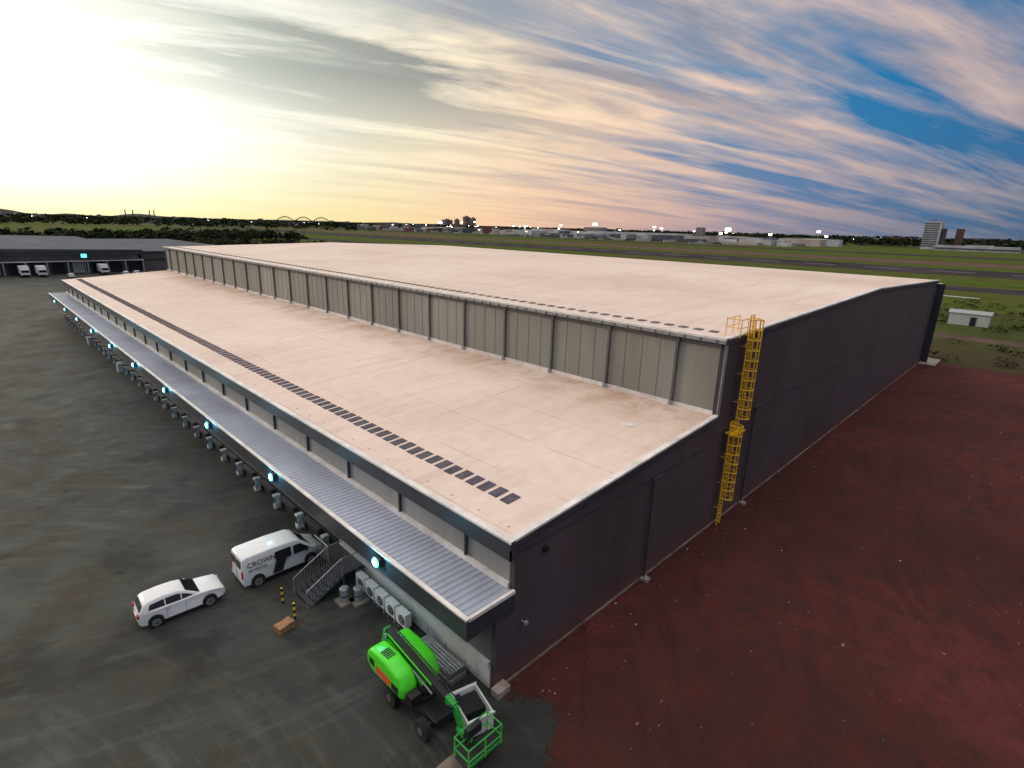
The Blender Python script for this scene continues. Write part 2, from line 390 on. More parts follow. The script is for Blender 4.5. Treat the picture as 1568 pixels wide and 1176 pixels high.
b=MB(); b.box(14.3,14.6,Y0+.36,Y1-.4,1.25,4.59,'doorgrey'); b.box(14.2,14.6,Y0+.36,29,0.0,1.2,'lowwall'); b.box(14.2,14.6,29,Y1-.4,0,1.2,'black')
b.box(14.1,14.29,Y0+.4,29,1.2,1.5,'lowwall')
y=31.0;k=0
while y<Y1-4:
    b.box(13.72,14.19,y-.45,y-.05,.03,1.1,'offwhite'); b.box(13.66,13.719,y-.4,y-.1,.5,.95,'rubber')
    b.box(13.85,14.19,y+.6,y+2.8,.98,1.18,'darksteel')
    b.box(13.9,14.19,y+.62,y+.82,.3,.97,'rubber'); b.box(13.9,14.19,y+2.58,y+2.78,.3,.97,'rubber')
    b.box(14.02,14.19,y+.9,y+2.5,.05,.9,'black')
    if k in (15,21): b.box(13.2,13.8,y+1,y+2.3,.05,1.3,'lowwall')
    y+=3.83;k+=1
b.build('loading_docks',W)
b=MB()
for x,zt in ((26.8,6.9),(41.2,8.2)):
    b.cyl((x,Y0-.14,.1),(x,Y0-.14,zt),.06,'darksteel',10); b.cyl((x,Y0-.14,zt),(x+.9,Y0-.16,zt+.05),.06,'darksteel',10)
    b.box(x-.22,x+.22,Y0-.5,Y0-.03,.06,.26,'concrete')
b.cyl((15.9,Y0-.25,3.1),(15.9,Y0,3.1),.04,'steel'); b.box(15.8,16.0,Y0-.35,Y0-.2,3.05,3.2,'steel')
b.box(17.2,17.45,Y0-.16,Y0+.04,6.25,6.5,'black')
b.box(14.0,14.8,Y0-.45,Y0+.04,.06,.4,'concrete')
b.box(XE,XE+.4,Y0-1,Y0+14,0,13.6,'fascia')
b.box(XE-2,XE+5,Y0-2.4,Y0-.1,.06,.25,'concrete'); b.box(XE+.6,XE+4,Y0+.5,Y0+5,0,2.2,'lowwall')
b.build('end_pipes',W)

# ladder
L=MB()
def ladder(x,y,z0,z1,cage0):
    for dx in (-.24,.24): L.box(x+dx-.045,x+dx+.045,y-.04,y+.04,z0,z1,'yellow')
    z=z0+.3
    while z<z1: L.cyl((x-.22,y,z),(x+.22,y,z),.025,'yellow',6); z+=.3
    z=cage0
    def hoop(z,t): 
        a=math.pi*t; return (x-.42*math.cos(a),y-.05-.72*math.sin(a),z)
    while z<=z1+.01:
        L.tube([hoop(z,i/8) for i in range(9)],.045,'yellow',5); z+=.7
    for t in (0,.17,.33,.5,.67,.83,1):
        a=hoop(cage0,t); c=hoop(z-.7,t); L.cyl(a,c,.035,'yellow',5)
xl=37.0
ladder(xl-.35,Y0-.35,0.1,8.2,2.4); ladder(xl+.45,Y0-.35,7.4,15.7,8.4)
L.box(xl-.75,xl+.95,Y0-.85,Y0-.1,7.34,7.4,'yellow')
for z in (1.5,3.5,5.5,9.5,11.5,13.5):
    for dx in (-.24,.24):
        xx=(xl-.35 if z<8 else xl+.45)+dx; L.cyl((xx,Y0-.35,z),(xx,Y0+.04,z),.025,'yellow')
for x in (35.9,37.0,37.9):
    for y in (Y0-.3,Y0+.7): L.cyl((x,y,14.3),(x,y,15.5),.03,'yellow')
for z in (14.9,15.45):
    L.tube([(35.9,Y0-.3,z),(35.9,Y0+.7,z),(37.9,Y0+.7,z)],.03,'yellow'); L.cyl((35.9,Y0-.3,z),(37.0,Y0-.3,z),.03,'yellow')
L.build('caged_ladder')

# canopy floodlights (lit in the photograph)
for i in range(10):
    y=21.2+12.85*i
    b=MB(); b.cyl((12.41,y,4.5),(12.22,y,4.6),.03,'darksteel'); b.box(12.14,12.3,y-.28,y+.28,4.46,4.92,'darksteel')
    b.cyl((12.138,y,4.69),(12.06,y,4.69),.27,'lamp',18,.22); b.cyl((12.058,y,4.69),(12.03,y,4.69),.13,'core',14,.1); o=b.build('floodlight')
    if i<7:
        pl=bpy.data.lights.new('lamp_glow','POINT'); pl.energy=90; pl.color=(.15,.75,1); pl.shadow_soft_size=.15
        po=bpy.data.objects.new('lamp_glow',pl); po.location=(11.75,y,4.75); scene.collection.objects.link(po); po.parent=o

# ---------------------------------------------------------------- stairs
S=MB(); n=7
for i in range(n):
    x=10.6+i*.3; z=(i+1)*.17
    S.box(x,x+.3,26.0,27.7,z-.05,z,'darksteel'); S.box(x,x+.02,26.0,27.7,z-.17,z-.05,'darksteel')
S.box(12.7,14.18,26.0,29.4,1.1,1.2,'darksteel')
for y in (26.0,27.7):
    S.add([(10.5,y-.03,0.03),(10.8,y-.03,.03),(12.75,y-.03,1.05),(12.75,y-.03,1.25),(10.5,y+.03,0.03),(10.8,y+.03,.03),(12.75,y+.03,1.05),(12.75,y+.03,1.25)],[(0,1,2,3),(7,6,5,4),(0,3,7,4),(1,5,6,2),(0,4,5,1),(3,2,6,7)],'doorgrey')
    S.tube([(10.5,y,.05),(10.5,y,1.1),(12.7,y,2.25),(14.1,y,2.25)],.03,'steel')
    for j in range(15):
        x=10.6+j*.15; zb=.1+(x-10.5)*.52; S.cyl((x,y,zb),(x,y,zb+1.0),.014,'steel',4)
    S.cyl((12.7,y,1.2),(12.7,y,2.25),.03,'steel')
for j in range(12): 
    S.cyl((12.72,27.8+j*.14,1.2),(12.72,27.8+j*.14,2.25),.012,'steel',4)
    S.cyl((12.8+j*.11,26.0,1.2),(12.8+j*.11,26.0,2.25),.012,'steel',4)
S.cyl((12.72,27.7,2.25),(12.72,29.4,2.25),.03,'steel')
for x in (12.8,14.0):
    for y in (26.1,29.3): S.cyl((x,y,0),(x,y,1.1),.05,'doorgrey')
S.build('steel_stairs')

# ---------------------------------------------------------------- AC units
for i in range(5):
    y=20.6+i*1.05
    b=MB(); b.box(13.35,13.75,y,y+.88,.35,1.15,'white')
    b.box(13.4,13.7,y+.05,y+.15,.03,.35,'steel'); b.box(13.4,13.7,y+.7,y+.8,.03,.35,'steel')
    b.cyl((13.33,y+.33,.75),(13.349,y+.33,.75),.28,'doorgrey',20)
    for k in range(4): b.cyl((13.325-.004*k,y+.33,.75),(13.329,y+.33,.75),.26-.06*k,'steel' if k%2 else 'black',20)
    b.cyl((13.75,y+.8,.6),(14.19,y+.8,.6),.03,'black')
    b.build('air_conditioner_unit',bevel=.02)
for (x,y) in ((12.3,25.1),(12.9,24.6)):
    b=MB(); b.box(x-.45,x+.45,y-.45,y+.45,.03,.18,'dirtyconc'); b.cyl((x,y,.18),(x,y,.95),.25,'steel',20); b.cyl((x,y,.95),(x,y,1.03),.27,'steel',20,.2)
    b.cyl((x,y,.5),(x,y,.56),.27,'darksteel',20); b.build('metal_drum')
for (x,y) in ((9.7,27.4),(9.65,25.7)):
    b=MB()
    for k in range(5): b.cyl((x,y,.03+k*.2),(x,y,.03+(k+1)*.2),.075,'yellow' if k%2 else 'black',14)
    b.cyl((x,y,1.03),(x,y,1.06),.07,'yellow',14,.03); b.box(x-.13,x+.13,y-.13,y+.13,.03,.05,'darksteel'); b.build('bollard')
b=MB(Matrix.Translation((8.9,25.3,.03))@Matrix.Rotation(.2,4,'Z'))
for k in range(3): b.box(-.45,.45,-.28,.28,.02+k*.13,.02+k*.13+.11,'wood')
b.box(-.42,-.32,-.3,.3,0,.4,'wood'); b.box(.32,.42,-.3,.3,0,.4,'wood'); b.build('wooden_crate')
b=MB(Matrix.Translation((12.45,14.2,0.05))@Matrix.Rotation(-.25,4,'Z'))
def shell(b,x,y,z0,z1,t,m):
    b.box(-x,x,-y,-y+t,z0,z1,m); b.box(-x,x,y-t,y,z0,z1,m); b.box(-x,-x+t,-y+t,y-t,z0,z1,m); b.box(x-t,x,-y+t,y-t,z0,z1,m); b.box(-x+t,x-t,-y+t,y-t,z0,z0+.06,'black')
shell(b,.62,.85,.1,1.0,.06,'white'); b.box(-.67,.67,-.9,-.852,.92,1.02,'white'); b.box(-.67,.67,.852,.9,.92,1.02,'white')
b.box(-.5,.5,-.3,.7,.2,.8,'black')
for s in (-.5,.5): b.box(s-.08,s+.08,-.7,.7,0,.099,'darksteel')
b.build('waste_skip')
b=MB()
for k in range(4): b.box(12.9+k*.02,13.9,16.2+k*.07,19.6-k*.1,.06+k*.14,.15+k*.14,'steel' if k%2 else 'doorgrey')
for y in (16.4,17.9,19.4):
    b.cyl((12.86,y,.03),(12.86,y,.9),.03,'steel'); b.cyl((13.94,y,.03),(13.94,y,.9),.03,'steel')
for k in range(5): b.cyl((13.0+k*.17,16.3,.66),(13.05+k*.17,19.3-k*.2,.66),.05,'steel',8)
b.build('panel_stack')

# ---------------------------------------------------------------- boom lift
BL=empty('boom_lift',(1.45,2.3,0.02)); BL.scale=(.92,.9,.94)
cx=10.75
b=MB()
for x in (cx-1.0,cx+1.0):
    for y in (14.1,16.7):
        sg=1 if x>cx else -1
        b.cyl((x-.17,y,.5),(x+.17,y,.5),.47,'rubber',28); b.cyl((x+sg*.171,y,.5),(x+sg*.2,y,.5),.2,'doorgrey',16)
        for k in range(24):
            t=k*math.pi/12
            b.cyl((x-.16,y+.47*math.cos(t),.5+.47*math.sin(t)),(x+.16,y+.47*math.cos(t+.1),.5+.47*math.sin(t+.1)),.03,'rubber',4)
b.build('wheels',BL)
b=MB(); b.box(cx-.6,cx+.6,13.7,17.1,.45,.85,'black'); b.box(cx-.8,cx+.8,14.0,14.25,.4,.6,'black'); b.box(cx-.8,cx+.8,16.6,16.85,.4,.6,'black')
b.cyl((cx,15.5,.85),(cx,15.5,1.1),.6,'black',24); b.build('chassis',BL,.04)
def hood(prof,x0,x1,m,nm):
    b=MB(); n=len(prof); vs=[(x0,y,z) for y,z in prof]+[(x1,y,z) for y,z in prof]
    b.add(vs,[tuple(range(n)),tuple(range(2*n-1,n-1,-1))]+[(i,i+n,(i+1)%n+n,(i+1)%n) for i in range(n)],m); return b.build(nm,BL,.2,True,4)
pf=[(15.5,1.1),(18.2,1.05),(18.75,1.4),(18.7,2.0),(18.3,2.4),(17.0,2.45),(15.9,2.25),(15.5,1.7)]
hood(pf,cx-1.2,cx-.25,'green','left_hood'); hood(pf,cx+.28,cx+1.1,'green','right_hood')
b=MB(); b.box(cx-.3,cx+.3,15.0,18.6,1.05,1.5,'black'); b.box(cx-1.212,cx-1.201,16.5,17.8,1.3,1.75,'orange'); b.box(cx-1.214,cx-1.201,15.8,16.4,1.3,1.7,'black')
for k in range(5): b.box(cx-1.0,cx-.5,17.0+k*.14,17.07+k*.14,2.452,2.47,'black')
for k in range(6): b.box(cx-1.216,cx-1.201,17.95+k*.08,17.99+k*.08,1.5,1.9,'black')
b.box(cx-.25,cx+.28,18.2,18.8,1.3,2.1,'dgreen'); b.box(cx-1.0,cx-.4,15.0,15.48,1.0,1.5,'black'); b.box(cx+.4,cx+1.0,15.0,15.48,1.0,1.35,'darksteel')
b.build('turntable',BL,.02)
b=MB()
def beam(p,q,w,h,m):
    p=Vector(p);q=Vector(q);d=(q-p).normalized();s=Vector((1,0,0));u=s.cross(d).normalized()
    vs=[]
    for c in (p,q):
        for a,e in ((-1,-1),(1,-1),(1,1),(-1,1)): vs.append(tuple(c+s*a*w/2+u*e*h/2))
    b.add(vs,[(0,1,2,3),(7,6,5,4),(0,4,5,1),(1,5,6,2),(2,6,7,3),(3,7,4,0)],m)
beam((cx,15.3,1.5),(cx,18.5,2.25),.34,.36,'green'); beam((cx,18.5,2.65),(cx,13.6,1.95),.36,.38,'black'); beam((cx,18.6,2.1),(cx,18.45,2.7),.4,.45,'dgreen')
beam((cx,14.2,2.05),(cx,13.0,1.9),.28,.3,'dgreen'); beam((cx,13.0,1.95),(cx+.1,12.7,1.0),.22,.25,'dgreen')
for s in (-.21,.21): beam((cx+s,18.2,2.7),(cx+s,14.5,2.17),.03,.10,'green')
for s in (-.24,.24): b.cyl((cx+s,16.4,2.1),(cx+s,14.4,1.75),.05,'steel')
b.cyl((cx-.28,18.4,2.5),(cx+.28,18.4,2.5),.12,'steel',14); b.cyl((cx-.25,13.1,1.9),(cx+.25,13.1,1.9),.12,'black',14)
b.tube([(cx+.2,18.2,2.9),(cx+.22,16,2.6),(cx+.2,14,2.3),(cx+.15,13.1,2.15),(cx+.1,12.8,1.5)],.035,'black')
b.build('boom',BL)
b=MB()
bx0,bx1,by0,by1=cx-.85,cx+1.05,11.0,11.95
b.box(bx0,bx1,by0,by1,.55,.62,'black'); b.box(cx-.1,cx+.2,11.95,12.8,.7,.95,'dgreen')
for z in (1.05,1.65): b.tube([(bx0,by0,z),(bx1,by0,z),(bx1,by1,z),(bx0,by1,z),(bx0,by0,z)],.035,'dgreen')
for x in (bx0,(bx0+bx1)/2,bx1):
    for y in (by0,by1): b.cyl((x,y,.6),(x,y,1.65),.03,'green')
b.box(cx-.35,cx+.45,by1-.3,by1-.05,1.3,1.75,'black'); b.box(bx0,bx1,by0,by0+.03,.62,.8,'dgreen'); b.box(cx-.2,cx+.2,by1+.02,by1+.2,.7,1.2,'black')
b.build('basket',BL)
b=MB(); b.box(9.5,10.9,12.75,13.5,.05,.12,'dirtyconc'); b.build('ground_board')

# ---------------------------------------------------------------- car & van
def wheel(b,x,y,r,side,w=.2):
    b.cyl((x,y,r),(x,y-side*w,r),r,'rubber',28); b.cyl((x,y+side*.004,r),(x,y+side*.012,r),r*.66,'steel',20); b.cyl((x,y+side*.013,r),(x,y+side*.02,r),r*.2,'black',12)
    for k in range(5):
        t=k*2*math.pi/5+.3; b.cyl((x+r*.42*math.cos(t),y+side*.013,r+r*.42*math.sin(t)),(x+r*.42*math.cos(t),y+side*.018,r+r*.42*math.sin(t)),r*.13,'black',8)
def car(name,loc,rot,paint='carwhite'):
    E=empty(name,loc); E.rotation_euler[2]=rot
    def hw(x,z):
        w=.89
        if z>.9: w=.84
        if z<.35: w=.82
        e=min(x,4.25-x)
        if e<.35: w-=.16*(1-e/.35)**1.5
        return w
    body=[(0.02,.45),(0.1,.26),(0.5,.22),(3.75,.22),(4.15,.27),(4.25,.5),(4.2,.72),(4.0,.88),(3.5,.98),(3.05,1.04),(2.0,1.04),(.9,1.04),(.2,1.03),(.04,.85)]
    b=MB(); b.loft(body,hw,paint); b.build('body',E,.09,True,4)
    def cw(x,z): return .80-.19*(z-1.0)/.5
    cab=[(.10,1.0),(.32,1.36),(.55,1.49),(1.2,1.56),(1.9,1.53),(2.25,1.44),(3.0,1.0)]
    b=MB(); b.loft(cab,cw,paint); b.build('cabin',E,.05,True,3)
    b=MB()
    for s in (-1,1):
        for pg in ([(.52,1.08),(.62,1.34),(1.28,1.40),(1.28,1.06)],[(1.34,1.06),(1.34,1.40),(1.88,1.40),(2.05,1.36),(2.05,1.05)],[(2.10,1.05),(2.10,1.34),(2.28,1.28),(2.66,1.08)]):
            b.poly([(x,s*(cw(x,z)+.012),z) for x,z in pg],'glass')
        b.cyl((2.6,s*.85,1.06),(2.55,s*1.0,1.1),.06,paint,8)
        b.box(.5,3.7,s*.875-.02,s*.875+.02,.2,.3,'black')
        for x in (.78,3.38): b.cyl((x,s*.80,.36),(x,s*.888,.36),.37,'black',26); wheel(b,x,s*.905,.32,s)
        b.box(3.98,4.19,s*.62-.13,s*.62+.13,.66,.78,'steel'); b.box(.0,.1,s*.66-.1,s*.66+.1,.82,.98,'red')
        b.box(1.3,1.5,s*.885-.012,s*.885+.012,.86,.89,'steel')
        b.box(1.31,1.325,s*.8925-.004,s*.8925+.004,.35,1.0,'doorgrey'); b.box(2.22,2.235,s*.8925-.004,s*.8925+.004,.35,1.0,'doorgrey')
    def q(x0,z0,x1,z1,w0,w1): b.poly([(x0,-w0,z0),(x0,w0,z0),(x1,w1,z1),(x1,-w1,z1)],'glass')
    q(2.96,1.07,2.31,1.44,.72,.60); q(.13,1.09,.31,1.37,.68,.58)
    b.box(4.2,4.262,-.5,.5,.34,.56,'black'); b.box(-.01,.05,-.45,.45,.3,.42,'black'); b.box(-.005,.05,-.26,.26,.62,.74,'white')
    b.build('glazing_and_wheels',E); return E
car('parked_car',(3.35,30.9,.03),math.radians(-2))
def van(name,loc,rot):
    E=empty(name,loc); E.rotation_euler[2]=rot; E.scale=(1,1,1.06)
    def hw(x,z):
        w=.97-.11*max(0,(z-1.1))/.9
        if z<.4: w=.92
        e=5.0-x
        if e<.6: w-=.20*(1-e/.6)**1.5
        return w
    body=[(0.0,.5),(.03,.28),(.5,.25),(4.5,.25),(4.95,.3),(5.0,.55),(4.96,.85),(4.8,1.05),(4.25,1.22),(3.55,1.82),(3.2,1.96),(2.0,2.02),(.3,2.0),(.08,1.9)]
    b=MB(); b.loft(body,hw,'carwhite'); b.build('body',E,.08,True,3)
    b=MB()
    for s in (-1,1):
        for pg in ([(3.05,1.15),(3.05,1.68),(3.5,1.68),(4.0,1.25),(4.0,1.15)],[(1.95,1.15),(1.95,1.72),(2.9,1.72),(2.9,1.15)]):
            b.poly([(x,s*(hw(x,z)+.014),z) for x,z in pg],'glass')
        if s<0: b.poly([(x,s*(hw(x,z)+.012),z) for x,z in ((1.7,.45),(1.95,1.14),(2.6,1.14),(2.3,.45))],'black')
        for x in (.85,4.1): b.cyl((x,s*.85,.38),(x,s*.965,.38),.41,'black',28); wheel(b,x,s*.98,.34,s)
        b.box(1.3,3.7,s*.94-.02,s*.94+.02,.27,.36,'black'); b.cyl((3.85,s*.92,1.2),(3.8,s*1.12,1.25),.09,'black',8)
        b.box(4.72,4.93,s*.66-.12,s*.66+.12,.78,.98,'steel'); b.box(-.01,.06,s*.86-.05,s*.86+.05,.8,1.25,'red')
        b.box(1.0,3.0,s*.965-.01,s*.965+.01,1.03,1.05,'steel')
    b.poly([(4.24,-.75,1.245),(4.24,.75,1.245),(3.58,.70,1.815),(3.58,-.70,1.815)],'glass')
    b.box(-.012,.0,-.012,.012,.4,1.85,'black'); b.box(-.02,.04,-.9,.9,.32,.46,'black')
    for s in (-1,1): b.poly([(-.015 if z<1.5 else .03,s*y,z) for y,z in ((.1,1.35),(.72,1.35),(.68,1.78),(.1,1.78))],'glass')
    b.box(4.95,5.015,-.55,.55,.4,.66,'black'); b.build('glazing_and_wheels',E)
    for txt,sz,x,z in (('CROWN',.42,.32,1.35),('AR FIGHTER',.2,.35,1.1)):
        cu=bpy.data.curves.new('lettering','FONT'); cu.body=txt; cu.size=sz; cu.extrude=.004; cu.materials.append(M['black'])
        t=bpy.data.objects.new('lettering',cu); scene.collection.objects.link(t); t.parent=E
        t.location=(x,-hw(x,z+.1)-.012,z); t.rotation_euler=(math.radians(90-5.5),0,0)
    return E
van('panel_van',(8.45,30.75,.03),0)

# ---------------------------------------------------------------- far warehouse and trucks
Wn=empty('neighbour_warehouse')
b=MB(); b.prism_y([(-90,8.4),(-20,9.6),(52,8.4),(52,8.0),(-90,8.0)],255,415,'greyroof'); b.build('roof',Wn)
b=MB(); b.box(-89,51,258,412,0,7.98,'doorgrey'); b.box(-90,52,254.6,254.95,6.6,8.3,'fascia'); b.box(-90,52,254.5,258,4.4,4.7,'lowwall'); b.box(-88,50,257.6,257.95,4.8,6.4,'frontwall')
for k in range(24):
    b.box(-86+k*5.8,-82.6+k*5.8,257.7,257.93,.2,4.2,'black' if k%4 else 'offwhite'); b.box(-82+k*5.8,-81.6+k*5.8,254.7,255.1,0,4.4,'steel')
b.box(52.5,95,262,400,0,7.2,'doorgrey'); b.box(52,96,261,401,7.21,7.6,'greyroof'); b.box(52.5,95,261.4,261.9,4.4,7.1,'endwall')
b.build('walls',Wn)
b=MB(); b.cyl((33,252,0),(33,252,6.5),.12,'steel'); b.box(32.1,33.9,251.6,252.2,6.0,7.3,'darksteel'); b.box(32.2,33.8,251.45,251.59,6.05,7.2,'lamp'); b.build('street_lamp')
for (x,y,c) in ((15.8,246,'white'),(20.2,245,'white'),(7,247,'doorgrey'),(38,247,'white')):
    b=MB(Matrix.Translation((x,y,0)))
    b.box(-1.25,1.25,2.2,8.5,1.0,3.5,c); b.box(-1.15,1.15,0,2.0,.6,2.7,'white'); b.box(-1.0,1.0,-.02,-.002,1.6,2.4,'glass'); b.box(-1.0,1.0,-.06,-.003,.6,.95,'black'); b.box(-.5,.5,0,8.4,.6,.98,'black')
    for yy in (.9,6.2,7.4):
        for s in (-1.15,1.15): b.cyl((s-.14,yy,.5),(s+.14,yy,.5),.5,'rubber',16)
    b.build('box_truck',bevel=.05)
for i,(x,y) in enumerate(((27,238),(43,240),(46.5,241))): car('parked_car',(x,y,.03),1.57)

# ---------------------------------------------------------------- trees (masses)
def treemass(name,pts,mat='foliage',nf=34):
    F=[]; o=0; V=[]
    for (x,y,h,r) in pts:
        n=nf
        base=np.array([[x-.25,y,0],[x+.25,y,0],[x,y+.25,h*.6]]); V.append(base); F.append([o,o+1,o+2]); o+=3
        th=rng.rand(n)*6.283; ph=np.arccos(rng.uniform(-.7,1,n)); rr=rng.uniform(.55,1,n)**.5*rng.uniform(.8,1.15)
        c=np.stack([x+r*rr*np.sin(ph)*np.cos(th),y+r*rr*np.sin(ph)*np.sin(th),h*.58+h*.42*rr*np.cos(ph)],1)
        s=r*.42
        q=c[:,None,:]+rng.uniform(-s,s,(n,4,3))*np.array([1,1,.7])
        q[:,:,2]=np.clip(q[:,:,2],.3,h*1.1)
        V.append(q.reshape(-1,3))
        for i in range(n): F.append([o,o+1,o+2]); F.append([o+1,o+3,o+2]); o+=4
    V=np.concatenate(V); me=bpy.data.meshes.new(name); me.from_pydata(V.tolist(),[],F); me.materials.append(M[mat])
    ob=bpy.data.objects.new(name,me); scene.collection.objects.link(ob); return ob
pts=[]
for i in range(420):
    x=random.uniform(-150,250); y=random.uniform(430,560)+max(0,x-60)*.6; h=random.uniform(7,11.5); pts.append((x,y,h,random.uniform(3.5,6)))
for i in range(60):
    x=random.uniform(100,190); y=random.uniform(330,430); pts.append((x,y,random.uniform(5,9),random.uniform(3,5)))
treemass('woodland',pts)
pts=[]
for i in range(680):
    y=random.uniform(-900,900); x=1330+random.uniform(0,350)+.1*y; pts.append((x,y,random.uniform(11,22),random.uniform(8,15)))
for i in range(260):
    a=random.uniform(1.05,2.0); d=random.uniform(1300,2000); pts.append((d*math.cos(a),d*math.sin(a),random.uniform(7,13),random.uniform(7,14)))
treemass('distant_treeline',pts,nf=24)
pts=[]
for i in range(1700):
    a=random.uniform(-.5,2.4); d=random.uniform(1900,4200); x=d*math.cos(a); y=d*math.sin(a)
    if random.random()<.35: d*=.75
    pts.append((x,y,random.uniform(10,19),random.uniform(12,30)))
treemass('distant_forest',pts,nf=16)
pts=[]
for i in range(520):
    x=random.uniform(119,250); y=random.uniform(-60,80)
    if 147<x<160: continue
    pts.append((x,y,random.uniform(.4,1.4),random.uniform(.5,1.6)))
treemass('scrub_bushes',pts,'scrub',14)

# ---------------------------------------------------------------- city
def distbox(b,x,y,w,d,h,m,rot):
    c,s=math.cos(rot),math.sin(rot)
    q=[(x+c*a-s*e,y+s*a+c*e) for a,e in ((-w,-d),(w,-d),(w,d),(-w,d))]
    b.add([(p[0],p[1],0) for p in q]+[(p[0],p[1],h) for p in q],[(4,5,6,7),(0,1,5,4),(1,2,6,5),(2,3,7,6),(3,0,4,7)],m)
b=MB()
for i in range(2600):
    a=random.uniform(-.4,2.2); d=random.uniform(1500,3800); x=d*math.cos(a); y=d*math.sin(a)
    if a>1.05: d=random.uniform(2100,3800); x=d*math.cos(a); y=d*math.sin(a)
    h=random.uniform(5,12) if random.random()<.95 else random.uniform(13,24)
    k=.7 if a>1.05 else 1
    distbox(b,x,y,random.uniform(6,16)*k,random.uniform(6,13)*k,h,random.choice(CITY if a<1.05 else [CITY[1],CITY[3],CITY[5],CITY[1],CITY[4]]),random.random())
for i in range(500):
    a=random.uniform(.75,1.0); d=random.uniform(1900,3200); x=d*math.cos(a); y=d*math.sin(a)
    distbox(b,x,y,random.uniform(5,11),random.uniform(5,10),random.uniform(5,14),random.choice([CITY[2],CITY[5],CITY[5],CITY[4]]),random.random())
b.build('distant_city')
b=MB()
for i in range(260):
    y=random.uniform(340,1500); x=random.uniform(1000,1500)
    distbox(b,x,y,random.uniform(6,20),random.uniform(8,40),random.uniform(4,13),random.choice([CITY[0],CITY[0],CITY[1],CITY[4],CITY[3]]),random.uniform(-.1,.1))
distbox(b,1250,800,14,150,14,CITY[0],0.0); distbox(b,1300,560,12,90,11,CITY[4],0); distbox(b,1200,1050,10,60,16,CITY[0],0)
distbox(b,1280,640,8,8,30,CITY[1],0); distbox(b,1280,640,11,11,4,CITY[3],0); distbox(b,1250,930,12,30,24,CITY[1],0)
b.build('airport_terminal')
b=MB()
for i in range(190):
    y=random.uniform(380,1300); x=random.uniform(900,1150); distbox(b,x,y,2,random.uniform(3,9),random.uniform(2,4),random.choice([CITY[0],CITY[0],CITY[3]]),random.random())
b.build('apron_vehicles')
b=MB()
for i in range(22):
    y=320+i*56+random.uniform(-20,20); x=1180+random.uniform(-80,200); h=random.uniform(16,30)
    q=random.choice((1.2,1.6,2.2,4.0))
    b.cyl((x,y,0),(x,y,h),.3,'steel',5); b.box(x-q,x+q,y-q,y+q,h,h+q*1.2,'farlamp')
for i in range(80):
    a=random.uniform(-.2,1.0); d=random.uniform(1300,2600); x=d*math.cos(a);y=d*math.sin(a); h=random.uniform(8,18); b.box(x-.8,x+.8,y-.8,y+.8,h,h+1.0,'farlamp'); b.cyl((x,y,0),(x,y,h),.2,'steel',4)
for i in range(14):
    a=random.uniform(1.0,1.8); d=random.uniform(1500,2600); x=d*math.cos(a);y=d*math.sin(a); h=random.uniform(8,14); b.box(x-.5,x+.5,y-.5,y+.5,h,h+.8,'farlamp'); b.cyl((x,y,0),(x,y,h),.2,'steel',4)
b.build('airport_floodlights')
for (x,y,h,w) in ((2030,2390,64,14),(2085,2400,58,12),(2110,2570,50,11),(2030,2560,46,22)):
    b=MB(); b.box(x-w,x+w,y-w,y+w,0,h,CITY[1]); b.box(x-w*.4,x+w*.4,y-w*.4,y+w*.4,h,h+5,CITY[2])
    for z in range(4,int(h)-2,4): b.box(x-w-.3,x+w+.3,y-w-.3,y+w+.3,z,z+1.4,CITY[5])
    b.build('apartment_tower')
b=MB(); x,y=1300,192; b.box(x-14,x+14,y-15,y+10,0,50,CITY[0])
for z in range(5,48,4): b.box(x-14.4,x+14.4,y-12,y+10.4,z,z+2.2,CITY[3])
b.box(x-8,x+8,y-22,y-15.1,0,38,CITY[3]); b.box(x-3,x+3,y-3,y+3,50,54,CITY[1]); b.build('office_tower')
b=MB(); b.box(1310,1330,147,157,0,38,CITY[5]); b.box(1308,1330,100,139,0,10,CITY[0]); b.box(1240,1262,60,175,0,9,CITY[0]); b.box(1239,1239.8,60,175,3,5,CITY[3]); b.build('office_annex')
b=MB(); cx0,cy0=1166,2524; dx,dy=math.cos(-.42),math.sin(-.42)
def P(s,z): return (cx0+dx*s,cy0+dy*s,z)
for k in range(3):
    s0=-115+k*78; pts=[P(s0+t*7.0,20+16*math.sin(math.pi*t/10)) for t in range(11)]
    b.tube(pts,1.8,CITY[3],5)
    for t in range(1,10): b.cyl(P(s0+t*7.0,18),pts[t],.7,CITY[3],4)
b.cyl(P(-160,18),P(200,18),2.2,CITY[3],5)
for k in range(8): b.cyl(P(-150+k*45,0),P(-150+k*45,18),1.8,CITY[1],5)
b.build('arch_bridge')
b=MB()
for i,(px_,py_) in enumerate(((560,2950),(590,2960),(640,2900),(655,2890))): b.cyl((px_,py_,0),(px_,py_,46),3,CITY[1],8,2)
b.build('chimneys')
b=MB(); b.box(177,181,10.5,18.5,0,3.0,'lowwall'); b.add([(176.7,10.2,3.0),(181.3,10.2,3.0),(181.3,18.8,3.0),(176.7,18.8,3.0),(179,10.2,3.7),(179,18.8,3.7)],[(0,3,5,4),(1,4,5,2),(0,4,1),(3,2,5)],'steel'); b.box(176.93,176.99,13,14.2,0,2.2,'black'); b.build('white_shed')
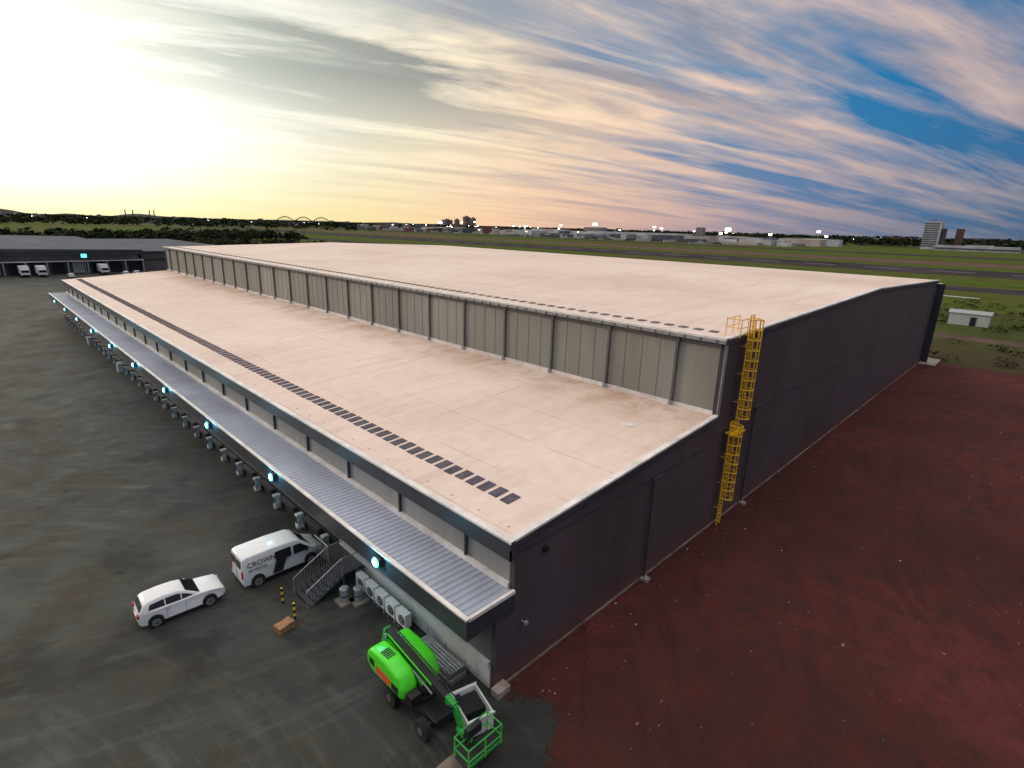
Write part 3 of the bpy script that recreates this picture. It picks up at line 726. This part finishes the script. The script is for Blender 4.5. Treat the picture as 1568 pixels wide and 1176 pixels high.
def hills(name,cx_,cy_,L_,H_,W_,ang):
    V=[];F=[];n=60;mm=8
    for i in range(n+1):
        s=(i/n-.5)*L_; e=math.sin(math.pi*i/n)
        prof=H_*e*(.6+.25*math.sin(i*.31)+.18*math.sin(i*.9+1))
        for j in range(mm+1):
            w=(j/mm-.5)*W_; z=prof*math.cos(math.pi*(j/mm-.5)*.98)
            V.append((cx_+s*math.cos(ang)-w*math.sin(ang),cy_+s*math.sin(ang)+w*math.cos(ang),z-1+random.uniform(-1,1)))
    for i in range(n):
        for j in range(mm): a=i*(mm+1)+j; F.append((a,a+1,a+mm+2,a+mm+1))
    me=bpy.data.meshes.new(name); me.from_pydata(V,[],F); me.materials.append(M['hill']); o=bpy.data.objects.new(name,me); scene.collection.objects.link(o)
hills('hill',300,4600,3000,48,900,-.1)
hills('hill',3600,4200,6000,30,900,-.8)
hills('hill',5200,300,5000,30,900,-1.5)

# ---------------------------------------------------------------- world
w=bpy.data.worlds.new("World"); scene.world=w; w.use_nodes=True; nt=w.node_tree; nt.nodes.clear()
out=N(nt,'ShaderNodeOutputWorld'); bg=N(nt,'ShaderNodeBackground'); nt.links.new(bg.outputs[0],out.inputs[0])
tc=N(nt,'ShaderNodeTexCoord').outputs['Generated']
nrm=N(nt,'ShaderNodeVectorMath',operation='NORMALIZE'); nt.links.new(tc,nrm.inputs[0]); d=nrm.outputs[0]
sp=N(nt,'ShaderNodeSeparateXYZ'); nt.links.new(d,sp.inputs[0]); X,Y,Z=sp.outputs
SUN=Vector((.04,.985,.13)).normalized()
dp=N(nt,'ShaderNodeVectorMath',operation='DOT_PRODUCT'); nt.links.new(d,dp.inputs[0]); dp.inputs[1].default_value=SUN
gl=math_(nt,'MAXIMUM',dp.outputs['Value'],0.0)
zc=math_(nt,'ADD',math_(nt,'MAXIMUM',Z,0.0),0.10)
ct,st_=math.cos(-.30),math.sin(-.30)
al=math_(nt,'ADD',math_(nt,'MULTIPLY',X,ct),math_(nt,'MULTIPLY',Y,st_))
ac=math_(nt,'ADD',math_(nt,'MULTIPLY',X,-st_),math_(nt,'MULTIPLY',Y,ct))
px=math_(nt,'DIVIDE',al,zc); py=math_(nt,'DIVIDE',ac,zc)
cb=N(nt,'ShaderNodeCombineXYZ'); nt.links.new(px,cb.inputs[0]); nt.links.new(py,cb.inputs[1]); pc=cb.outputs[0]
n1=noise(nt,pc,1.0,6,0.55,0.3,mscale=(.24,1.25,1),loc=(5.3,1.4,0))
n2=noise(nt,pc,1.0,5,0.58,0.45,mscale=(.55,3.6,1),loc=(1.3,7.7,0))
n3=noise(nt,pc,1.0,6,0.62,0.5,mscale=(.55,1.7,1),loc=(9,2,4))
cl=math_(nt,'ADD',math_(nt,'MULTIPLY',n1,.58),math_(nt,'MULTIPLY',n2,.42))
cl=math_(nt,'ADD',cl,math_(nt,'MULTIPLY',math_(nt,'SUBTRACT',gl,.28),.09))
mask=ramp(nt,cl,[(0.42,0.0),(0.48,0.40),(0.57,1.0)])
sky=N(nt,'ShaderNodeTexSky'); sky.sky_type='NISHITA'; sky.sun_disc=False; sky.sun_elevation=math.asin(SUN.z); sky.sun_rotation=math.atan2(SUN.x,SUN.y)
clear=ramp(nt,gl,[(0.0,(.02,.14,.33)),(.30,(.02,.20,.44)),(.50,(.07,.25,.47)),(.66,(.22,.31,.46)),(.80,(.42,.44,.47)),(.93,(.82,.86,.76))])
sk=mix(nt,1.0,sky.outputs[0],(.03,.03,.03),'MULTIPLY')
clear=mix(nt,.08,clear,sk)
cloud=ramp(nt,gl,[(0.0,(.50,.40,.42)),(.25,(.66,.49,.44)),(.50,(.92,.65,.49)),(.72,(1,.78,.55)),(.86,(1,.93,.72)),(.95,(1,1,.93))])
shade=ramp(nt,n3,[(0.41,0.0),(0.57,1.0)])
cdark=ramp(nt,gl,[(0.0,(.19,.22,.31)),(.4,(.30,.30,.36)),(.65,(.33,.30,.33)),(.82,(.27,.29,.29)),(.95,(.34,.39,.35))])
el=ramp(nt,Z,[(.10,0.2),(.22,1.0)])
cloud=mix(nt,math_(nt,'MULTIPLY',math_(nt,'MULTIPLY',shade,el),.90),cloud,cdark)
col=mix(nt,mask,clear,cloud)
hz=ramp(nt,gl,[(0.0,(.09,.13,.19)),(.2,(.11,.16,.25)),(.42,(.30,.25,.32)),(.62,(.70,.42,.33)),(.76,(1,.62,.36)),(.90,(1,.80,.34)),(1,(1,.92,.40))])
hf=math_(nt,'POWER',math_(nt,'SUBTRACT',1.0,math_(nt,'DIVIDE',Z,.22,clamp=True),clamp=True),2.0)
col=mix(nt,math_(nt,'MULTIPLY',hf,.85),col,hz)
gb=math_(nt,'POWER',gl,30.0)
lowf=math_(nt,'MULTIPLY',ramp(nt,Z,[(.22,1.0),(.46,0.15)]),ramp(nt,Z,[(0.0,.25),(.09,1.0)]))
col=mix(nt,math_(nt,'MULTIPLY',math_(nt,'MULTIPLY',gb,lowf),1.0),col,(1.0,.98,.82),'ADD')
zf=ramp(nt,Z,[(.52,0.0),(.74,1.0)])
col=mix(nt,zf,col,(0.96,.90,.85))  # out-of-view zenith blended to warm white, added to brighten roof and ground
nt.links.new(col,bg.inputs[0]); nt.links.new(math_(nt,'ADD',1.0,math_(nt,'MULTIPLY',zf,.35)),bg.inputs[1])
sl=bpy.data.lights.new('sun','SUN'); sl.energy=1.3; sl.angle=math.radians(12); sl.color=(1,.86,.68)
so=bpy.data.objects.new('sun',sl); scene.collection.objects.link(so)
sd=Vector((-.35,.9,.26)).normalized(); so.rotation_euler=sd.to_track_quat('Z','Y').to_euler()

# ---------------------------------------------------------------- camera
cam=bpy.data.cameras.new('camera'); co=bpy.data.objects.new('camera',cam); scene.collection.objects.link(co)
ax=Vector((0.7075,-0.7061,0.0266)).normalized(); az=Vector((-0.6837,-0.6745,0.2790)).normalized(); ay=az.cross(ax).normalized(); ax=ay.cross(az)
mw=Matrix(((ax.x,ay.x,az.x,0),(ax.y,ay.y,az.y,0),(ax.z,ay.z,az.z,21),(0,0,0,1)))
co.matrix_world=mw; cam.sensor_width=36; cam.lens=19.1; cam.clip_start=.1; cam.clip_end=60000
scene.camera=co
